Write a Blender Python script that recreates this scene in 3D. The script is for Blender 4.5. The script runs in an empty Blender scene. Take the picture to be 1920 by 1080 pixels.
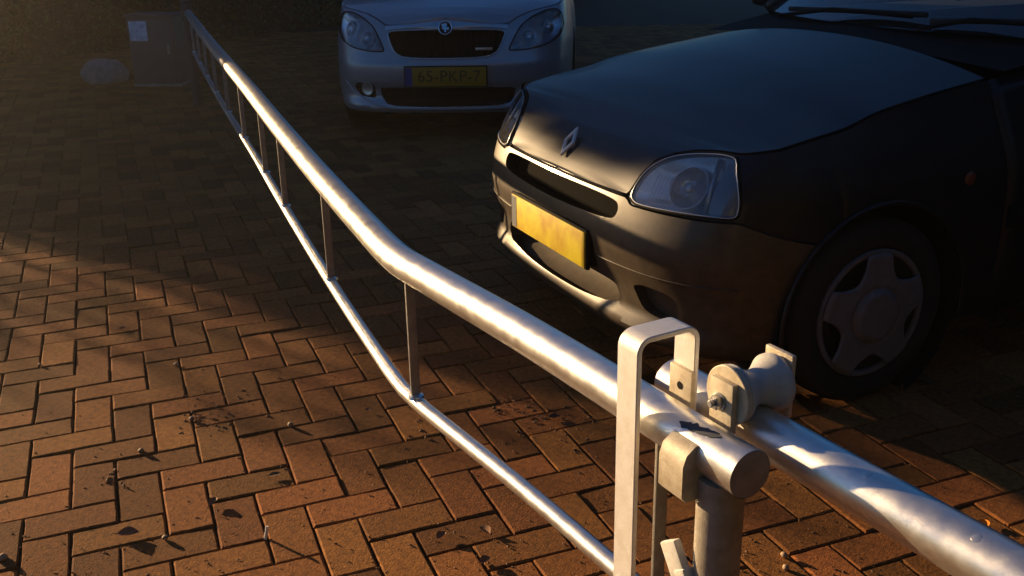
import bpy, bmesh, math, random
import numpy as np
from mathutils import Vector, Matrix

random.seed(7)
rng = np.random.default_rng(7)
scene = bpy.context.scene
col = scene.collection

# ------------------------------------------------------------------ camera
F_PX, PITCH, ROLL, CAM_H = 1864.13, 0.3492, -0.0191, 1.3094
cam_d = bpy.data.cameras.new('camera')
cam_d.sensor_fit = 'HORIZONTAL'
cam_d.sensor_width = 36.0
cam_d.lens = 36.0 * F_PX / 1920.0
cam_d.clip_start = 0.02
cam_d.clip_end = 500.0
cam = bpy.data.objects.new('camera', cam_d)
col.objects.link(cam)
cp, sp, cr_, sr_ = math.cos(PITCH), math.sin(PITCH), math.cos(ROLL), math.sin(ROLL)
r0, u0, fw0 = Vector((1, 0, 0)), Vector((0, sp, cp)), Vector((0, cp, -sp))
r1, u1 = r0 * cr_ + u0 * sr_, u0 * cr_ - r0 * sr_
cam.matrix_world = Matrix(((r1.x, u1.x, -fw0.x, 0), (r1.y, u1.y, -fw0.y, 0), (r1.z, u1.z, -fw0.z, CAM_H), (0, 0, 0, 1)))
scene.camera = cam

# ------------------------------------------------------------------ light
SUN_EL = math.radians(9.0)
SUN_AZ = Vector((-0.79, 0.613, 0)).normalized()            # towards the sun
world = bpy.data.worlds.new('World')
scene.world = world
world.use_nodes = True
wn = world.node_tree
wn.nodes.clear()
wo = wn.nodes.new('ShaderNodeOutputWorld')
bg = wn.nodes.new('ShaderNodeBackground')
sky = wn.nodes.new('ShaderNodeTexSky')
sky.sky_type = 'NISHITA'
sky.sun_disc = False
sky.sun_elevation = SUN_EL
sky.sun_rotation = math.atan2(SUN_AZ.x, SUN_AZ.y)
sky.air_density = 1.0
sky.dust_density = 0.0
sky.ozone_density = 6.0
bg.inputs['Strength'].default_value = 0.05
wn.links.new(sky.outputs[0], bg.inputs[0])
wn.links.new(bg.outputs[0], wo.inputs[0])

sun_d = bpy.data.lights.new('sun', 'SUN')
sun_d.energy = 5.0
sun_d.angle = math.radians(0.55)
sun_d.color = (1.0, 0.67, 0.34)
sun = bpy.data.objects.new('sun', sun_d)
col.objects.link(sun)
to_sun = Vector((SUN_AZ.x * math.cos(SUN_EL), SUN_AZ.y * math.cos(SUN_EL), math.sin(SUN_EL)))
sun.rotation_euler = to_sun.to_track_quat('Z', 'Y').to_euler()
sun.location = (-6, 6, 6)

vs = scene.view_settings
vs.view_transform = 'Standard'
vs.look = 'None'
vs.exposure = 1.1
vs.gamma = 1.0
vs.use_curve_mapping = False
scene.cycles.max_bounces = 8
scene.cycles.transparent_max_bounces = 12

# ------------------------------------------------------------------ materials
def mat(name, color=(.5, .5, .5), rough=.5, metal=0.0, coat=0.0, coat_rough=.1, spec=.5, noise=None, bump=None, vary=None, rvar=None):
    """noise=(scale, amount, second colour), bump=(scale, strength, distance), vary='object'/'island' with amount"""
    m = bpy.data.materials.new(name)
    m.use_nodes = True
    nt = m.node_tree
    b = nt.nodes['Principled BSDF']
    b.inputs['Base Color'].default_value = (*color, 1)
    b.inputs['Roughness'].default_value = rough
    b.inputs['Metallic'].default_value = metal
    b.inputs['Coat Weight'].default_value = coat
    b.inputs['Coat Roughness'].default_value = coat_rough
    b.inputs['Specular IOR Level'].default_value = spec
    tc = nt.nodes.new('ShaderNodeTexCoord')
    last = None
    if noise:
        n = nt.nodes.new('ShaderNodeTexNoise')
        n.inputs['Scale'].default_value = noise[0]
        n.inputs['Detail'].default_value = 6
        n.inputs['Roughness'].default_value = .65
        nt.links.new(tc.outputs['Object'], n.inputs['Vector'])
        rmp = nt.nodes.new('ShaderNodeMapRange')
        rmp.inputs[1].default_value = .38
        rmp.inputs[2].default_value = .66
        rmp.inputs[3].default_value = 0
        rmp.inputs[4].default_value = noise[1]
        nt.links.new(n.outputs['Fac'], rmp.inputs[0])
        mx = nt.nodes.new('ShaderNodeMix')
        mx.data_type = 'RGBA'
        mx.inputs[6].default_value = (*color, 1)
        mx.inputs[7].default_value = (*noise[2], 1)
        nt.links.new(rmp.outputs[0], mx.inputs[0])
        last = mx.outputs[2]
    if vary:
        if vary[0] == 'object':
            src = nt.nodes.new('ShaderNodeObjectInfo').outputs['Random']
        else:
            src = nt.nodes.new('ShaderNodeNewGeometry').outputs['Random Per Island']
        hs = nt.nodes.new('ShaderNodeHueSaturation')
        mr = nt.nodes.new('ShaderNodeMapRange')
        mr.inputs[3].default_value = 1 - vary[1]
        mr.inputs[4].default_value = 1 + vary[1]
        nt.links.new(src, mr.inputs[0])
        nt.links.new(mr.outputs[0], hs.inputs['Value'])
        m2 = nt.nodes.new('ShaderNodeMath')
        m2.operation = 'MULTIPLY'
        m2.inputs[1].default_value = 7.31
        nt.links.new(src, m2.inputs[0])
        m3 = nt.nodes.new('ShaderNodeMath')
        m3.operation = 'FRACT'
        nt.links.new(m2.outputs[0], m3.inputs[0])
        m4 = nt.nodes.new('ShaderNodeMapRange')
        m4.inputs[3].default_value = .494
        m4.inputs[4].default_value = .506
        nt.links.new(m3.outputs[0], m4.inputs[0])
        nt.links.new(m4.outputs[0], hs.inputs['Hue'])
        if last: nt.links.new(last, hs.inputs['Color'])
        else: hs.inputs['Color'].default_value = (*color, 1)
        last = hs.outputs[0]
    if last: nt.links.new(last, b.inputs['Base Color'])
    if rvar:
        n = nt.nodes.new('ShaderNodeTexNoise')
        n.inputs['Scale'].default_value = rvar[0]
        n.inputs['Detail'].default_value = 5
        nt.links.new(tc.outputs['Object'], n.inputs['Vector'])
        mr = nt.nodes.new('ShaderNodeMapRange')
        mr.inputs[1].default_value = .3
        mr.inputs[2].default_value = .7
        mr.inputs[3].default_value = rvar[1]
        mr.inputs[4].default_value = rvar[2]
        nt.links.new(n.outputs['Fac'], mr.inputs[0])
        nt.links.new(mr.outputs[0], b.inputs['Roughness'])
    if bump:
        n = nt.nodes.new('ShaderNodeTexNoise')
        n.inputs['Scale'].default_value = bump[0]
        n.inputs['Detail'].default_value = 8
        n.inputs['Roughness'].default_value = .7
        nt.links.new(tc.outputs['Object'], n.inputs['Vector'])
        bp = nt.nodes.new('ShaderNodeBump')
        bp.inputs['Strength'].default_value = bump[1]
        bp.inputs['Distance'].default_value = bump[2]
        nt.links.new(n.outputs['Fac'], bp.inputs['Height'])
        nt.links.new(bp.outputs[0], b.inputs['Normal'])
    return m

def glass_mat(name, tint=(.9, .93, .95), rough=.05, amount=.25, dust=0.0):
    m = bpy.data.materials.new(name)
    m.use_nodes = True
    nt = m.node_tree
    nt.nodes.clear()
    o = nt.nodes.new('ShaderNodeOutputMaterial')
    t = nt.nodes.new('ShaderNodeBsdfTransparent')
    t.inputs[0].default_value = (*tint, 1)
    g = nt.nodes.new('ShaderNodeBsdfGlossy')
    g.inputs['Roughness'].default_value = rough
    f = nt.nodes.new('ShaderNodeFresnel')
    f.inputs['IOR'].default_value = 1.5
    a = nt.nodes.new('ShaderNodeMath')
    a.operation = 'ADD'
    a.use_clamp = True
    a.inputs[1].default_value = amount
    nt.links.new(f.outputs[0], a.inputs[0])
    mx = nt.nodes.new('ShaderNodeMixShader')
    nt.links.new(a.outputs[0], mx.inputs[0])
    nt.links.new(t.outputs[0], mx.inputs[1])
    nt.links.new(g.outputs[0], mx.inputs[2])
    df = nt.nodes.new('ShaderNodeBsdfDiffuse')
    df.inputs[0].default_value = (.7, .7, .7, 1)
    m2 = nt.nodes.new('ShaderNodeMixShader')
    m2.inputs[0].default_value = dust
    nt.links.new(mx.outputs[0], m2.inputs[1])
    nt.links.new(df.outputs[0], m2.inputs[2])
    nt.links.new(m2.outputs[0], o.inputs[0])
    return m

BRICK = dict(color=(.29, .112, .028), rough=.9, spec=.2, noise=(52, .9, (.13, .05, .017)), bump=(150, .8, .004))
M = {
    'brick': mat('brick_clay', vary=('object', .38), **BRICK),
    'brick_far': mat('brick_clay_joined', vary=('island', .38), **BRICK),
    'sand': mat('joint_sand', (.03, .02, .014), .95, noise=(90, .8, (.014, .01, .008)), bump=(160, .7, .004)),
    'earth': mat('dark_earth', (.035, .028, .02), .95, noise=(14, .8, (.02, .02, .012)), bump=(40, .8, .02)),
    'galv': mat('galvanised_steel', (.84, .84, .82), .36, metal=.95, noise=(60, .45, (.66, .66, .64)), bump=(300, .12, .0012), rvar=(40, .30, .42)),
    'strap': mat('pale_zinc_strap', (.93, .92, .91), .46, metal=.3, noise=(40, .5, (.7, .66, .58)), bump=(200, .2, .002)),
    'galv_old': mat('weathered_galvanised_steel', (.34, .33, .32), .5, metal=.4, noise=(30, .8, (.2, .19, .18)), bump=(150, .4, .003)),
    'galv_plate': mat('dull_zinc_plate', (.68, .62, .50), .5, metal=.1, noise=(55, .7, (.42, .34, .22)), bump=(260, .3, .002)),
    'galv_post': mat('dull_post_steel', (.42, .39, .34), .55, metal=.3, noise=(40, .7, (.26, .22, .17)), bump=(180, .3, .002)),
    'dark_steel': mat('dark_painted_steel', (.05, .05, .055), .5, noise=(30, .6, (.09, .07, .06))),
    'bolt': mat('bolt_steel', (.42, .42, .43), .32, metal=.9),
    'nylon': mat('white_nylon', (.58, .58, .58), .42, noise=(28, .6, (.36, .35, .34)), bump=(120, .15, .002)),
    'worn': mat('worn_paint_scar', (.06, .07, .1), .7),
    'white': mat('white_coating', (.8, .79, .76), .5, noise=(90, .6, (.5, .48, .42))),
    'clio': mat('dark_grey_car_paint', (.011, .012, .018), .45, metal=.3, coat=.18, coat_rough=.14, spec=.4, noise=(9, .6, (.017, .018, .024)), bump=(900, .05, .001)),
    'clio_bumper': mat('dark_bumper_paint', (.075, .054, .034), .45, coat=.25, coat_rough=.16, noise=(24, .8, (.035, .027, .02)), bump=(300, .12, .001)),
    'black': mat('black_plastic', (.010, .010, .011), .8, spec=.12),
    'void': mat('black_recess', (.004, .004, .004), .9, spec=.04),  # near-black stands in for the shade inside the grille slot
    'rubber': mat('tyre_rubber', (.014, .014, .015), .82, bump=(80, .3, .003)),
    'hub': mat('grey_hubcap_plastic', (.16, .155, .175), .55, noise=(30, .6, (.1, .095, .1)), bump=(150, .1, .001)),
    'chrome': mat('chrome', (.8, .8, .82), .24, metal=1.0),
    'satin': mat('satin_chrome', (.6, .62, .66), .3, metal=.8),
    'reflector': mat('lamp_reflector', (.85, .86, .9), .10, metal=.95, bump=(22, .5, .01)),
    'indicator': mat('clear_indicator', (.35, .34, .36), .35, metal=.4),
    'lens': glass_mat('lamp_glass', (.88, .9, .94), .05, .06, .03),
    'screen': glass_mat('windscreen_glass', (.25, .3, .32), .05, .10, .02),
    'silver': mat('silver_car_paint', (.36, .37, .42), .36, metal=.5, coat=.6, coat_rough=.12, bump=(900, .04, .001)),
    'plate': mat('yellow_plate', (.42, .22, .01), .5),
    'plate_blur': mat('yellow_plate_smudged', (.62, .50, .006), .5, noise=(13, .9, (.45, .26, .005))),
    'blue': mat('plate_blue', (.03, .06, .25), .5),
    'ink': mat('plate_ink', (.10, .05, .01), .6),
    'cabinet': mat('grey_cabinet_paint', (.13, .105, .095), .6, noise=(12, .6, (.09, .075, .065)), bump=(40, .1, .002)),
    'sticker': mat('pale_sticker', (.75, .8, .88), .5, noise=(22, .9, (.3, .36, .5))),
    'stone': mat('pale_stone', (.34, .29, .27), .9, noise=(22, .8, (.2, .17, .16)), bump=(30, .8, .02)),
    'leaf': mat('hedge_leaf', (.045, .07, .022), .6, vary=('island', .5)),
    'twig': mat('hedge_twigs', (.035, .03, .018), .9, bump=(25, 1, .05)),
    'dead_leaf': mat('dead_leaf', (.2, .09, .04), .8, noise=(60, .8, (.08, .04, .02)), vary=('object', .4)),
    'dead_leaf_joined': mat('leaf_crumbs', (.2, .1, .045), .85, vary=('island', .7)),
    'orange_leaf': mat('orange_leaf', (.8, .26, .02), .6),
    'pebble': mat('pale_pebble', (.36, .25, .15), .7, noise=(90, .7, (.2, .13, .08)), vary=('object', .35)),
    'butt': mat('cigarette_paper', (.8, .77, .68), .7),
    'repeater': mat('amber_repeater', (.16, .04, .01), .4),
    'dark_glass': mat('side_glass', (.01, .012, .014), .08, spec=.6),
}

def haze_mat(density, aniso, color):
    m = bpy.data.materials.new('haze_air')
    m.use_nodes = True
    nt = m.node_tree
    nt.nodes.clear()
    o = nt.nodes.new('ShaderNodeOutputMaterial')
    v = nt.nodes.new('ShaderNodeVolumePrincipled')
    v.inputs['Density'].default_value = density
    v.inputs['Anisotropy'].default_value = aniso
    v.inputs['Color'].default_value = (*color, 1)
    nt.links.new(v.outputs[0], o.inputs['Volume'])
    return m
M['haze_air'] = haze_mat(.004, .84, (.96, .92, .88))  # thin air volume added to give the warm glare at left

# ------------------------------------------------------------------ helpers
def link(o, parent=None):
    col.objects.link(o)
    if parent: o.parent = parent
    return o

def mk(name, verts, faces, m, parent=None, smooth=True, angle=None):
    me = bpy.data.meshes.new(name)
    me.from_pydata([tuple(float(c) for c in v) for v in verts], [], [tuple(f) for f in faces])
    bm = bmesh.new()
    bm.from_mesh(me)
    bmesh.ops.recalc_face_normals(bm, faces=bm.faces)
    bm.to_mesh(me)
    bm.free()
    me.materials.append(M[m])
    if smooth:
        me.polygons.foreach_set('use_smooth', [True] * len(me.polygons))
        if angle: me.set_sharp_from_angle(angle=math.radians(angle))
    return link(bpy.data.objects.new(name, me), parent)

def tag(o, label=None, cat=None, group=None, kind=None):
    if label: o['label'] = label
    if cat: o['category'] = cat
    if group: o['group'] = group
    if kind: o['kind'] = kind
    return o

def thing(name, loc, label, cat, rz=0.0, group=None):
    o = bpy.data.objects.new(name, None)
    o.empty_display_size = .1
    o.location = loc
    o.rotation_euler = (0, 0, rz)
    link(o)
    return tag(o, label, cat, group)

def tube(path, r, n=24, cap=True):
    """swept ring along a polyline; r may be a list"""
    path = [np.array(p, float) for p in path]
    V, Fc = [], []
    prev = None
    for i, p in enumerate(path):
        d = path[min(i + 1, len(path) - 1)] - path[max(i - 1, 0)]
        d /= np.linalg.norm(d)
        up = np.array([0, 0, 1.]) if abs(d[2]) < .95 else np.array([1., 0, 0])
        a = np.cross(d, up); a /= np.linalg.norm(a)
        if prev is not None and a @ prev < 0: a = -a
        prev = a
        b = np.cross(a, d)
        rr = r[i] if isinstance(r, (list, tuple)) else r
        for k in range(n):
            t = 2 * math.pi * k / n
            V.append(p + rr * (math.cos(t) * a + math.sin(t) * b))
    for i in range(len(path) - 1):
        for k in range(n):
            Fc.append((i * n + k, i * n + (k + 1) % n, (i + 1) * n + (k + 1) % n, (i + 1) * n + k))
    if cap:
        Fc.append(tuple(range(n - 1, -1, -1)))
        Fc.append(tuple((len(path) - 1) * n + k for k in range(n)))
    return V, Fc

def box(o, ax, ay, az, hx, hy, hz, bev=0.0):
    """box around o with half sizes along three axes, chamfered edges"""
    o, ax, ay, az = (np.array(q, float) for q in (o, ax, ay, az))
    bm = bmesh.new()
    bmesh.ops.create_cube(bm, size=2.0)
    for v in bm.verts: v.co = (v.co.x * hx, v.co.y * hy, v.co.z * hz)
    if bev: bmesh.ops.bevel(bm, geom=list(bm.edges), offset=bev, segments=2, affect='EDGES', profile=.6)
    V = [o + v.co.x * ax + v.co.y * ay + v.co.z * az for v in bm.verts]
    Fc = [[v.index for v in f.verts] for f in bm.faces]
    bm.free()
    return V, Fc

def merge(*parts):
    V, Fc = [], []
    for v, f in parts:
        k = len(V)
        V += list(v)
        Fc += [tuple(i + k for i in q) for q in f]
    return V, Fc

def sweep_rect(path, w_axis, w, t, bev=.0012):
    """flat bar bent along a polyline; w_axis is the constant width direction"""
    path = [np.array(p, float) for p in path]
    w_axis = np.array(w_axis, float)
    V, Fc = [], []
    prof = [(-w / 2 + bev, -t / 2), (w / 2 - bev, -t / 2), (w / 2, -t / 2 + bev), (w / 2, t / 2 - bev), (w / 2 - bev, t / 2), (-w / 2 + bev, t / 2), (-w / 2, t / 2 - bev), (-w / 2, -t / 2 + bev)]
    n = len(prof)
    for i, p in enumerate(path):
        d = path[min(i + 1, len(path) - 1)] - path[max(i - 1, 0)]
        d /= np.linalg.norm(d)
        nn = np.cross(w_axis, d)
        for a, b in prof: V.append(p + a * w_axis + b * nn)
    for i in range(len(path) - 1):
        for k in range(n): Fc.append((i * n + k, i * n + (k + 1) % n, (i + 1) * n + (k + 1) % n, (i + 1) * n + k))
    Fc += [tuple(range(n - 1, -1, -1)), tuple((len(path) - 1) * n + k for k in range(n))]
    return V, Fc

def lathe(o, axis, prof, n=32, ref=(0, 0, 1)):
    """profile [(distance along axis, radius)...] revolved"""
    o, axis = np.array(o, float), np.array(axis, float)
    a = np.cross(axis, ref); a /= np.linalg.norm(a)
    b = np.cross(a, axis)
    V, Fc = [], []
    for d, r in prof:
        for k in range(n):
            t = 2 * math.pi * k / n
            V.append(o + d * axis + r * (math.cos(t) * a + math.sin(t) * b))
    for i in range(len(prof) - 1):
        for k in range(n): Fc.append((i * n + k, i * n + (k + 1) % n, (i + 1) * n + (k + 1) % n, (i + 1) * n + k))
    Fc += [tuple(range(n - 1, -1, -1)), tuple((len(prof) - 1) * n + k for k in range(n))]
    return V, Fc

def boolean(o, cutters, use_self=False):
    for c in cutters:
        c.parent = o.parent
    for c in cutters:
        md = o.modifiers.new('cut', 'BOOLEAN')
        md.operation = 'DIFFERENCE'
        md.solver = 'EXACT'
        md.use_self = use_self
        md.material_mode = 'TRANSFER'
        md.object = c
    bpy.context.view_layer.update()
    dg = bpy.context.evaluated_depsgraph_get()
    me = bpy.data.meshes.new_from_object(o.evaluated_get(dg))
    o.modifiers.clear()
    old = o.data
    o.data = me
    me.name = o.name
    bpy.data.meshes.remove(old)
    me.polygons.foreach_set('use_smooth', [True] * len(me.polygons))
    me.set_sharp_from_angle(angle=math.radians(32))
    for c in cutters:
        cm = c.data
        bpy.data.objects.remove(c)
        bpy.data.meshes.remove(cm)

# ------------------------------------------------------------------ paving
def struct(o): o['kind'] = 'structure'; return o
G = 60.0
struct(mk('ground', [(-G, -G / 3, -.03), (G, -G / 3, -.03), (G, 2 * G, -.03), (-G, 2 * G, -.03)], [(0, 1, 2, 3)], 'earth', smooth=False))
paving = struct(mk('brick_paving', [(-9, -1, -.015), (8, -1, -.015), (8, 14.5, -.015), (-9, 14.5, -.015)], [(0, 1, 2, 3)], 'sand', smooth=False))

A, LYAW, LTX, LTY = .105, .3770, -.6106, 2.0478
lc, ls = math.cos(LYAW), math.sin(LYAW)
def lat(u, v): return (lc * u * A - ls * v * A + LTX, ls * u * A + lc * v * A + LTY)

bricks = []                                         # centre x, y, rotation
for k in range(-70, 90):
    for i in range(-130, 130):
        for (u, v, rot) in ((i + 2 * k + 1, -i + 2 * k + .5, LYAW), (i + 2 * k + .5, -i - 1 + 2 * k, LYAW + math.pi / 2)):
            x, y = lat(u, v)
            if y < .2 or y > 14 or x < -8.5 or x > 7: continue
            if abs(x) > .62 * y + 1.6: continue
            bricks.append((x, y, rot))

def brick_proto(seed, n_long=3, n_short=2):
    r = random.Random(seed)
    hx, hy = .1024, .0499
    pts = []
    nl, ns = n_long, n_short
    for j in range(nl): pts.append((-hx + 2 * hx * j / nl, -hy))
    for j in range(ns): pts.append((hx, -hy + 2 * hy * j / ns))
    for j in range(nl): pts.append((hx - 2 * hx * j / nl, hy))
    for j in range(ns): pts.append((-hx, hy - 2 * hy * j / ns))
    n = len(pts)
    V, Fc = [], []
    jit = [(r.uniform(-.0012, .0008), r.uniform(.0025, .0055), r.uniform(-.0006, .0004)) for _ in pts]
    for (x, y), (e, i_, dz) in zip(pts, jit): V.append((x + math.copysign(e, x), y + math.copysign(e, y), -.06))
    for (x, y), (e, i_, dz) in zip(pts, jit): V.append((x + math.copysign(e, x), y + math.copysign(e, y), -.0035 + dz))
    for (x, y), (e, i_, dz) in zip(pts, jit): V.append((x * (1 - i_ / hx), y * (1 - i_ / hy * .8), dz))
    for ring in range(2):
        for j in range(n): Fc.append((ring * n + j, ring * n + (j + 1) % n, (ring + 1) * n + (j + 1) % n, (ring + 1) * n + j))
    Fc.append(tuple(2 * n + j for j in range(n)))
    return V, Fc

def project(x, y, zz):
    p = Vector((x, y, zz - CAM_H))
    d = p.dot(fw0)
    return 960 + F_PX * p.dot(r1) / d, 540 - F_PX * p.dot(u1) / d, d

near = []
for j, (x, y, a) in enumerate(bricks):
    px, py, d = project(x, y, 0)
    if d > .3 and -40 < px < 1960 and -20 < py < 1125: near.append((d, j))
near.sort()
single = {j for d, j in near[:300]}
protos = []
for sd in range(10):
    V, Fc = brick_proto(sd)
    o = mk('brick', V, Fc, 'brick', None, smooth=True, angle=28)
    protos.append(o.data)
    bpy.data.objects.remove(o)
SV, SF = [], []
for j, (x, y, a) in enumerate(bricks):
    dz, tx, ty, da = random.gauss(0, .0011), random.gauss(0, .006), random.gauss(0, .009), random.gauss(0, .006)
    if j in single:
        o = bpy.data.objects.new('brick', protos[random.randrange(10)])
        o.location = (x, y, dz)
        o.rotation_euler = (tx, ty, a + da + (math.pi if random.random() < .5 else 0))
        link(o, paving)
    else:
        V, Fc = brick_proto(j, 1, 1)
        R = Matrix.Rotation(a + da, 3, 'Z') @ Matrix.Rotation(ty, 3, 'Y') @ Matrix.Rotation(tx, 3, 'X')
        k0 = len(SV)
        SV += [tuple(R @ Vector(v) + Vector((x, y, dz))) for v in V]
        SF += [tuple(q + k0 for q in f) for f in Fc]
me = bpy.data.meshes.new('far_bricks')
me.from_pydata(SV, [], SF)
me.materials.append(M['brick_far'])
fb = link(bpy.data.objects.new('far_bricks', me), paving)
fb['kind'] = 'stuff'

# ------------------------------------------------------------------ barrier boom
ZT, ZR, RT, RR = .72, .44, .0302, .0145
ctrl = [(-2.45, 7.93), (-1.62, 5.60), (-1.045, 4.03), (-.752, 3.215), (-.478, 2.468), (-.29, 1.975), (-.212, 1.785), (-.15, 1.682), (.014, 1.420), (.15, 1.189), (.266, .985)]
def plan_curve(t):
    """smooth plan curve through the control points, t = index"""
    c = np.array(ctrl)
    i = min(int(t), len(c) - 2); f = t - i
    p1, p2 = c[i], c[i + 1]
    m1 = (c[i + 1] - c[i - 1]) / (np.linalg.norm(c[i + 1] - c[i]) + np.linalg.norm(c[i] - c[i - 1])) if i > 0 else (c[1] - c[0]) / np.linalg.norm(c[1] - c[0])
    m2 = (c[i + 2] - c[i]) / (np.linalg.norm(c[i + 2] - c[i + 1]) + np.linalg.norm(c[i + 1] - c[i])) if i + 2 < len(c) else (c[-1] - c[-2]) / np.linalg.norm(c[-1] - c[-2])
    L = np.linalg.norm(p2 - p1)
    h00, h10, h01, h11 = 2 * f**3 - 3 * f * f + 1, f**3 - 2 * f * f + f, -2 * f**3 + 3 * f * f, f**3 - f * f
    return h00 * p1 + h10 * L * m1 + h01 * p2 + h11 * L * m2
T = np.linspace(0, len(ctrl) - 1, 100)
PL = np.array([plan_curve(t) for t in T])
ARC = np.r_[0, np.cumsum(np.linalg.norm(np.diff(PL, axis=0), axis=1))]
LTOT = ARC[-1]
def at_arc(a):
    x = np.interp(a, ARC, PL[:, 0]); y = np.interp(a, ARC, PL[:, 1])
    x2 = np.interp(min(a + .02, LTOT), ARC, PL[:, 0]) - np.interp(a - .02, ARC, PL[:, 0])
    y2 = np.interp(min(a + .02, LTOT), ARC, PL[:, 1]) - np.interp(a - .02, ARC, PL[:, 1])
    d = np.array([x2, y2, 0]); d /= np.linalg.norm(d)
    return np.array([x, y, 0]), d
E1 = np.array([.495, -.869, 0]); E1 /= np.linalg.norm(E1)
E2 = np.array([.869, .495, 0]); E2 /= np.linalg.norm(E2)
UZ = np.array([0, 0, 1.])
OB = np.array([.266, .985, 0])
def L3(e1, e2, zz): return OB + E1 * e1 + E2 * e2 + UZ * zz

boom = thing('barrier_boom', (-2.45, 7.93, 0), 'long bent galvanised barrier boom with lower rail running diagonally past both cars', 'barrier')
def local(V, o): return [np.array(v) - np.array(o.location) for v in V]
def part(name, vf, m, parent, smooth=True, angle=40):
    root = parent
    while root.parent: root = root.parent
    return mk(name, local(vf[0], root) if root.type == 'EMPTY' and root.rotation_euler.z == 0 else vf[0], vf[1], m, parent, smooth, angle)
tt = part('top_tube', tube([(p[0], p[1], ZT) for p in PL], RT, 32, cap=False), 'galv', boom)
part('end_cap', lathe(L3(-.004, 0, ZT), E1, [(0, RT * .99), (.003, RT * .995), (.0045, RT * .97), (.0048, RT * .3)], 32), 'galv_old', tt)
rail_arcs = np.linspace(.2, LTOT - .12, 70)
part('bottom_rail', tube([at_arc(a)[0] + UZ * ZR for a in rail_arcs], RR, 20), 'galv', boom)
a0 = LTOT - .158
bar_arcs = []
for px in [(.178, 1.120), (-.190, 1.742), (-.480, 2.458), (-.753, 3.20), (-.93, 3.72)]:
    bar_arcs.append(ARC[np.argmin(np.hypot(PL[:, 0] - px[0], PL[:, 1] - px[1]))])
bar_arcs[0] = a0
while bar_arcs[-1] > .9: bar_arcs.append(bar_arcs[-1] - .72)
for a in bar_arcs:
    p, d = at_arc(a)
    s = np.cross(UZ, d)
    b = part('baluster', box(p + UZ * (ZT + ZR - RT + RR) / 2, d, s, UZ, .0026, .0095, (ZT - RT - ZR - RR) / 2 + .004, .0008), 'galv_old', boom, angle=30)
    part('weld', lathe(p + UZ * (ZR + RR - .003), UZ, [(0, .017), (.004, .0155), (.007, .010), (.008, .004)], 12, ref=(1, 0, 0)), 'galv', b)
# tab welded on the boom's end
tabp = [(-.1, -.012, .738), (-.1, -.03, .736), (-.1, -.043, .727), (-.1, -.048, .713), (-.1, -.048, .672), (-.1, -.041, .664), (-.1, -.012, .664)]
tv = [L3(e1, b, c) for e1 in (-.104, -.06) for (_, b, c) in tabp]
n = len(tabp)
tf = [tuple(range(n - 1, -1, -1)), tuple(range(n, 2 * n))] + [(k, (k + 1) % n, n + (k + 1) % n, n + k) for k in range(n)]
tab = part('catch_tab', (tv, tf), 'galv_plate', boom, angle=45)
sv, sf = [], []                                                    # worn scar where the zinc has flaked off above the tab
rs = random.Random(3)
for k in range(16):
    a = -.106 + k * .0042
    th = math.radians(126 - 1.5 * k + rs.uniform(-2, 2)); w = math.radians((5 + 6 * abs(math.sin(k * .9)) + rs.uniform(0, 3)) * min(1, .25 + .25 * min(k, 15 - k)))
    for q in (th - w, th, th + w):
        sv.append(L3(a + rs.uniform(-.002, .002), (RT + .0007) * math.cos(q), ZT + (RT + .0007) * math.sin(q)))
for k in range(15):
    for q in range(2): sf.append((3 * k + q, 3 * k + q + 1, 3 * k + q + 4, 3 * k + q + 3))
part('flaked_zinc_patch', (sv, sf), 'worn', tt)
# hinge post at the far end
hp = thing('hinge_post', (-2.50, 8.05, 0), 'dark steel hinge post at the far end of the boom beside the cabinet', 'post')
part('post', tube([(-2.50, 8.05, 0), (-2.50, 8.05, .80)], .036, 24), 'dark_steel', hp)
part('hinge_sleeve', lathe((-2.50, 8.05, ZT - .07), UZ, [(0, .04), (.002, .044), (.138, .044), (.14, .04)], 24, ref=(1, 0, 0)), 'dark_steel', hp)
part('hinge_sleeve', lathe((-2.50, 8.05, ZR - .05), UZ, [(0, .04), (.002, .044), (.098, .044), (.1, .04)], 24, ref=(1, 0, 0)), 'dark_steel', hp)
part('post_cap', lathe((-2.50, 8.05, .80), UZ, [(0, .04), (.01, .04), (.02, .03), (.024, .01)], 24, ref=(1, 0, 0)), 'dark_steel', hp)

# ------------------------------------------------------------------ catch post with hoop
pc = L3(-.048, .002, 0)
cpst = thing('catch_post', tuple(pc), 'round steel catch post under the near end of the boom with tall flat hoop', 'post')
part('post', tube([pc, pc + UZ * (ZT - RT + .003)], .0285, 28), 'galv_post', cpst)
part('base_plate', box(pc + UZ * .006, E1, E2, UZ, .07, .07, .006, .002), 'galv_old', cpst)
hx_ = -.172
def hoop_path():
    r = .017; zt = .838; l, rgt = -.0445, .045
    pts = [(l, .18), (l, .4), (l, .6), (l, zt - r)]
    for k in range(1, 7): q = math.pi - k * math.pi / 12; pts.append((l + r + r * math.cos(q), zt - r + r * math.sin(q)))
    for k in range(0, 7): q = math.pi / 2 - k * math.pi / 12; pts.append((rgt - r + r * math.cos(q), zt - r + r * math.sin(q)))
    pts.append((rgt, .64))
    return [L3(hx_, a, b) for a, b in pts]
hoop = part('hoop', sweep_rect(hoop_path(), E1, .041, .0075), 'strap', cpst, angle=35)
part('hoop_plate', box(L3(hx_ + .002, .0385, .752), E1, E2, UZ, .0215, .0035, .027, .001), 'galv_plate', hoop, angle=30)
part('bolt_hole', lathe(L3(hx_ + .002, .0348, .754), -E2, [(0, .0055), (.0006, .0052)], 14), 'black', hoop)
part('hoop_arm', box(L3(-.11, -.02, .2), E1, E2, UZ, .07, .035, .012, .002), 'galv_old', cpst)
tagp = L3(-.085, -.030, .565)
ta = (E1 * .55 - UZ * .83); tb = np.cross(E2, ta)
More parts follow.
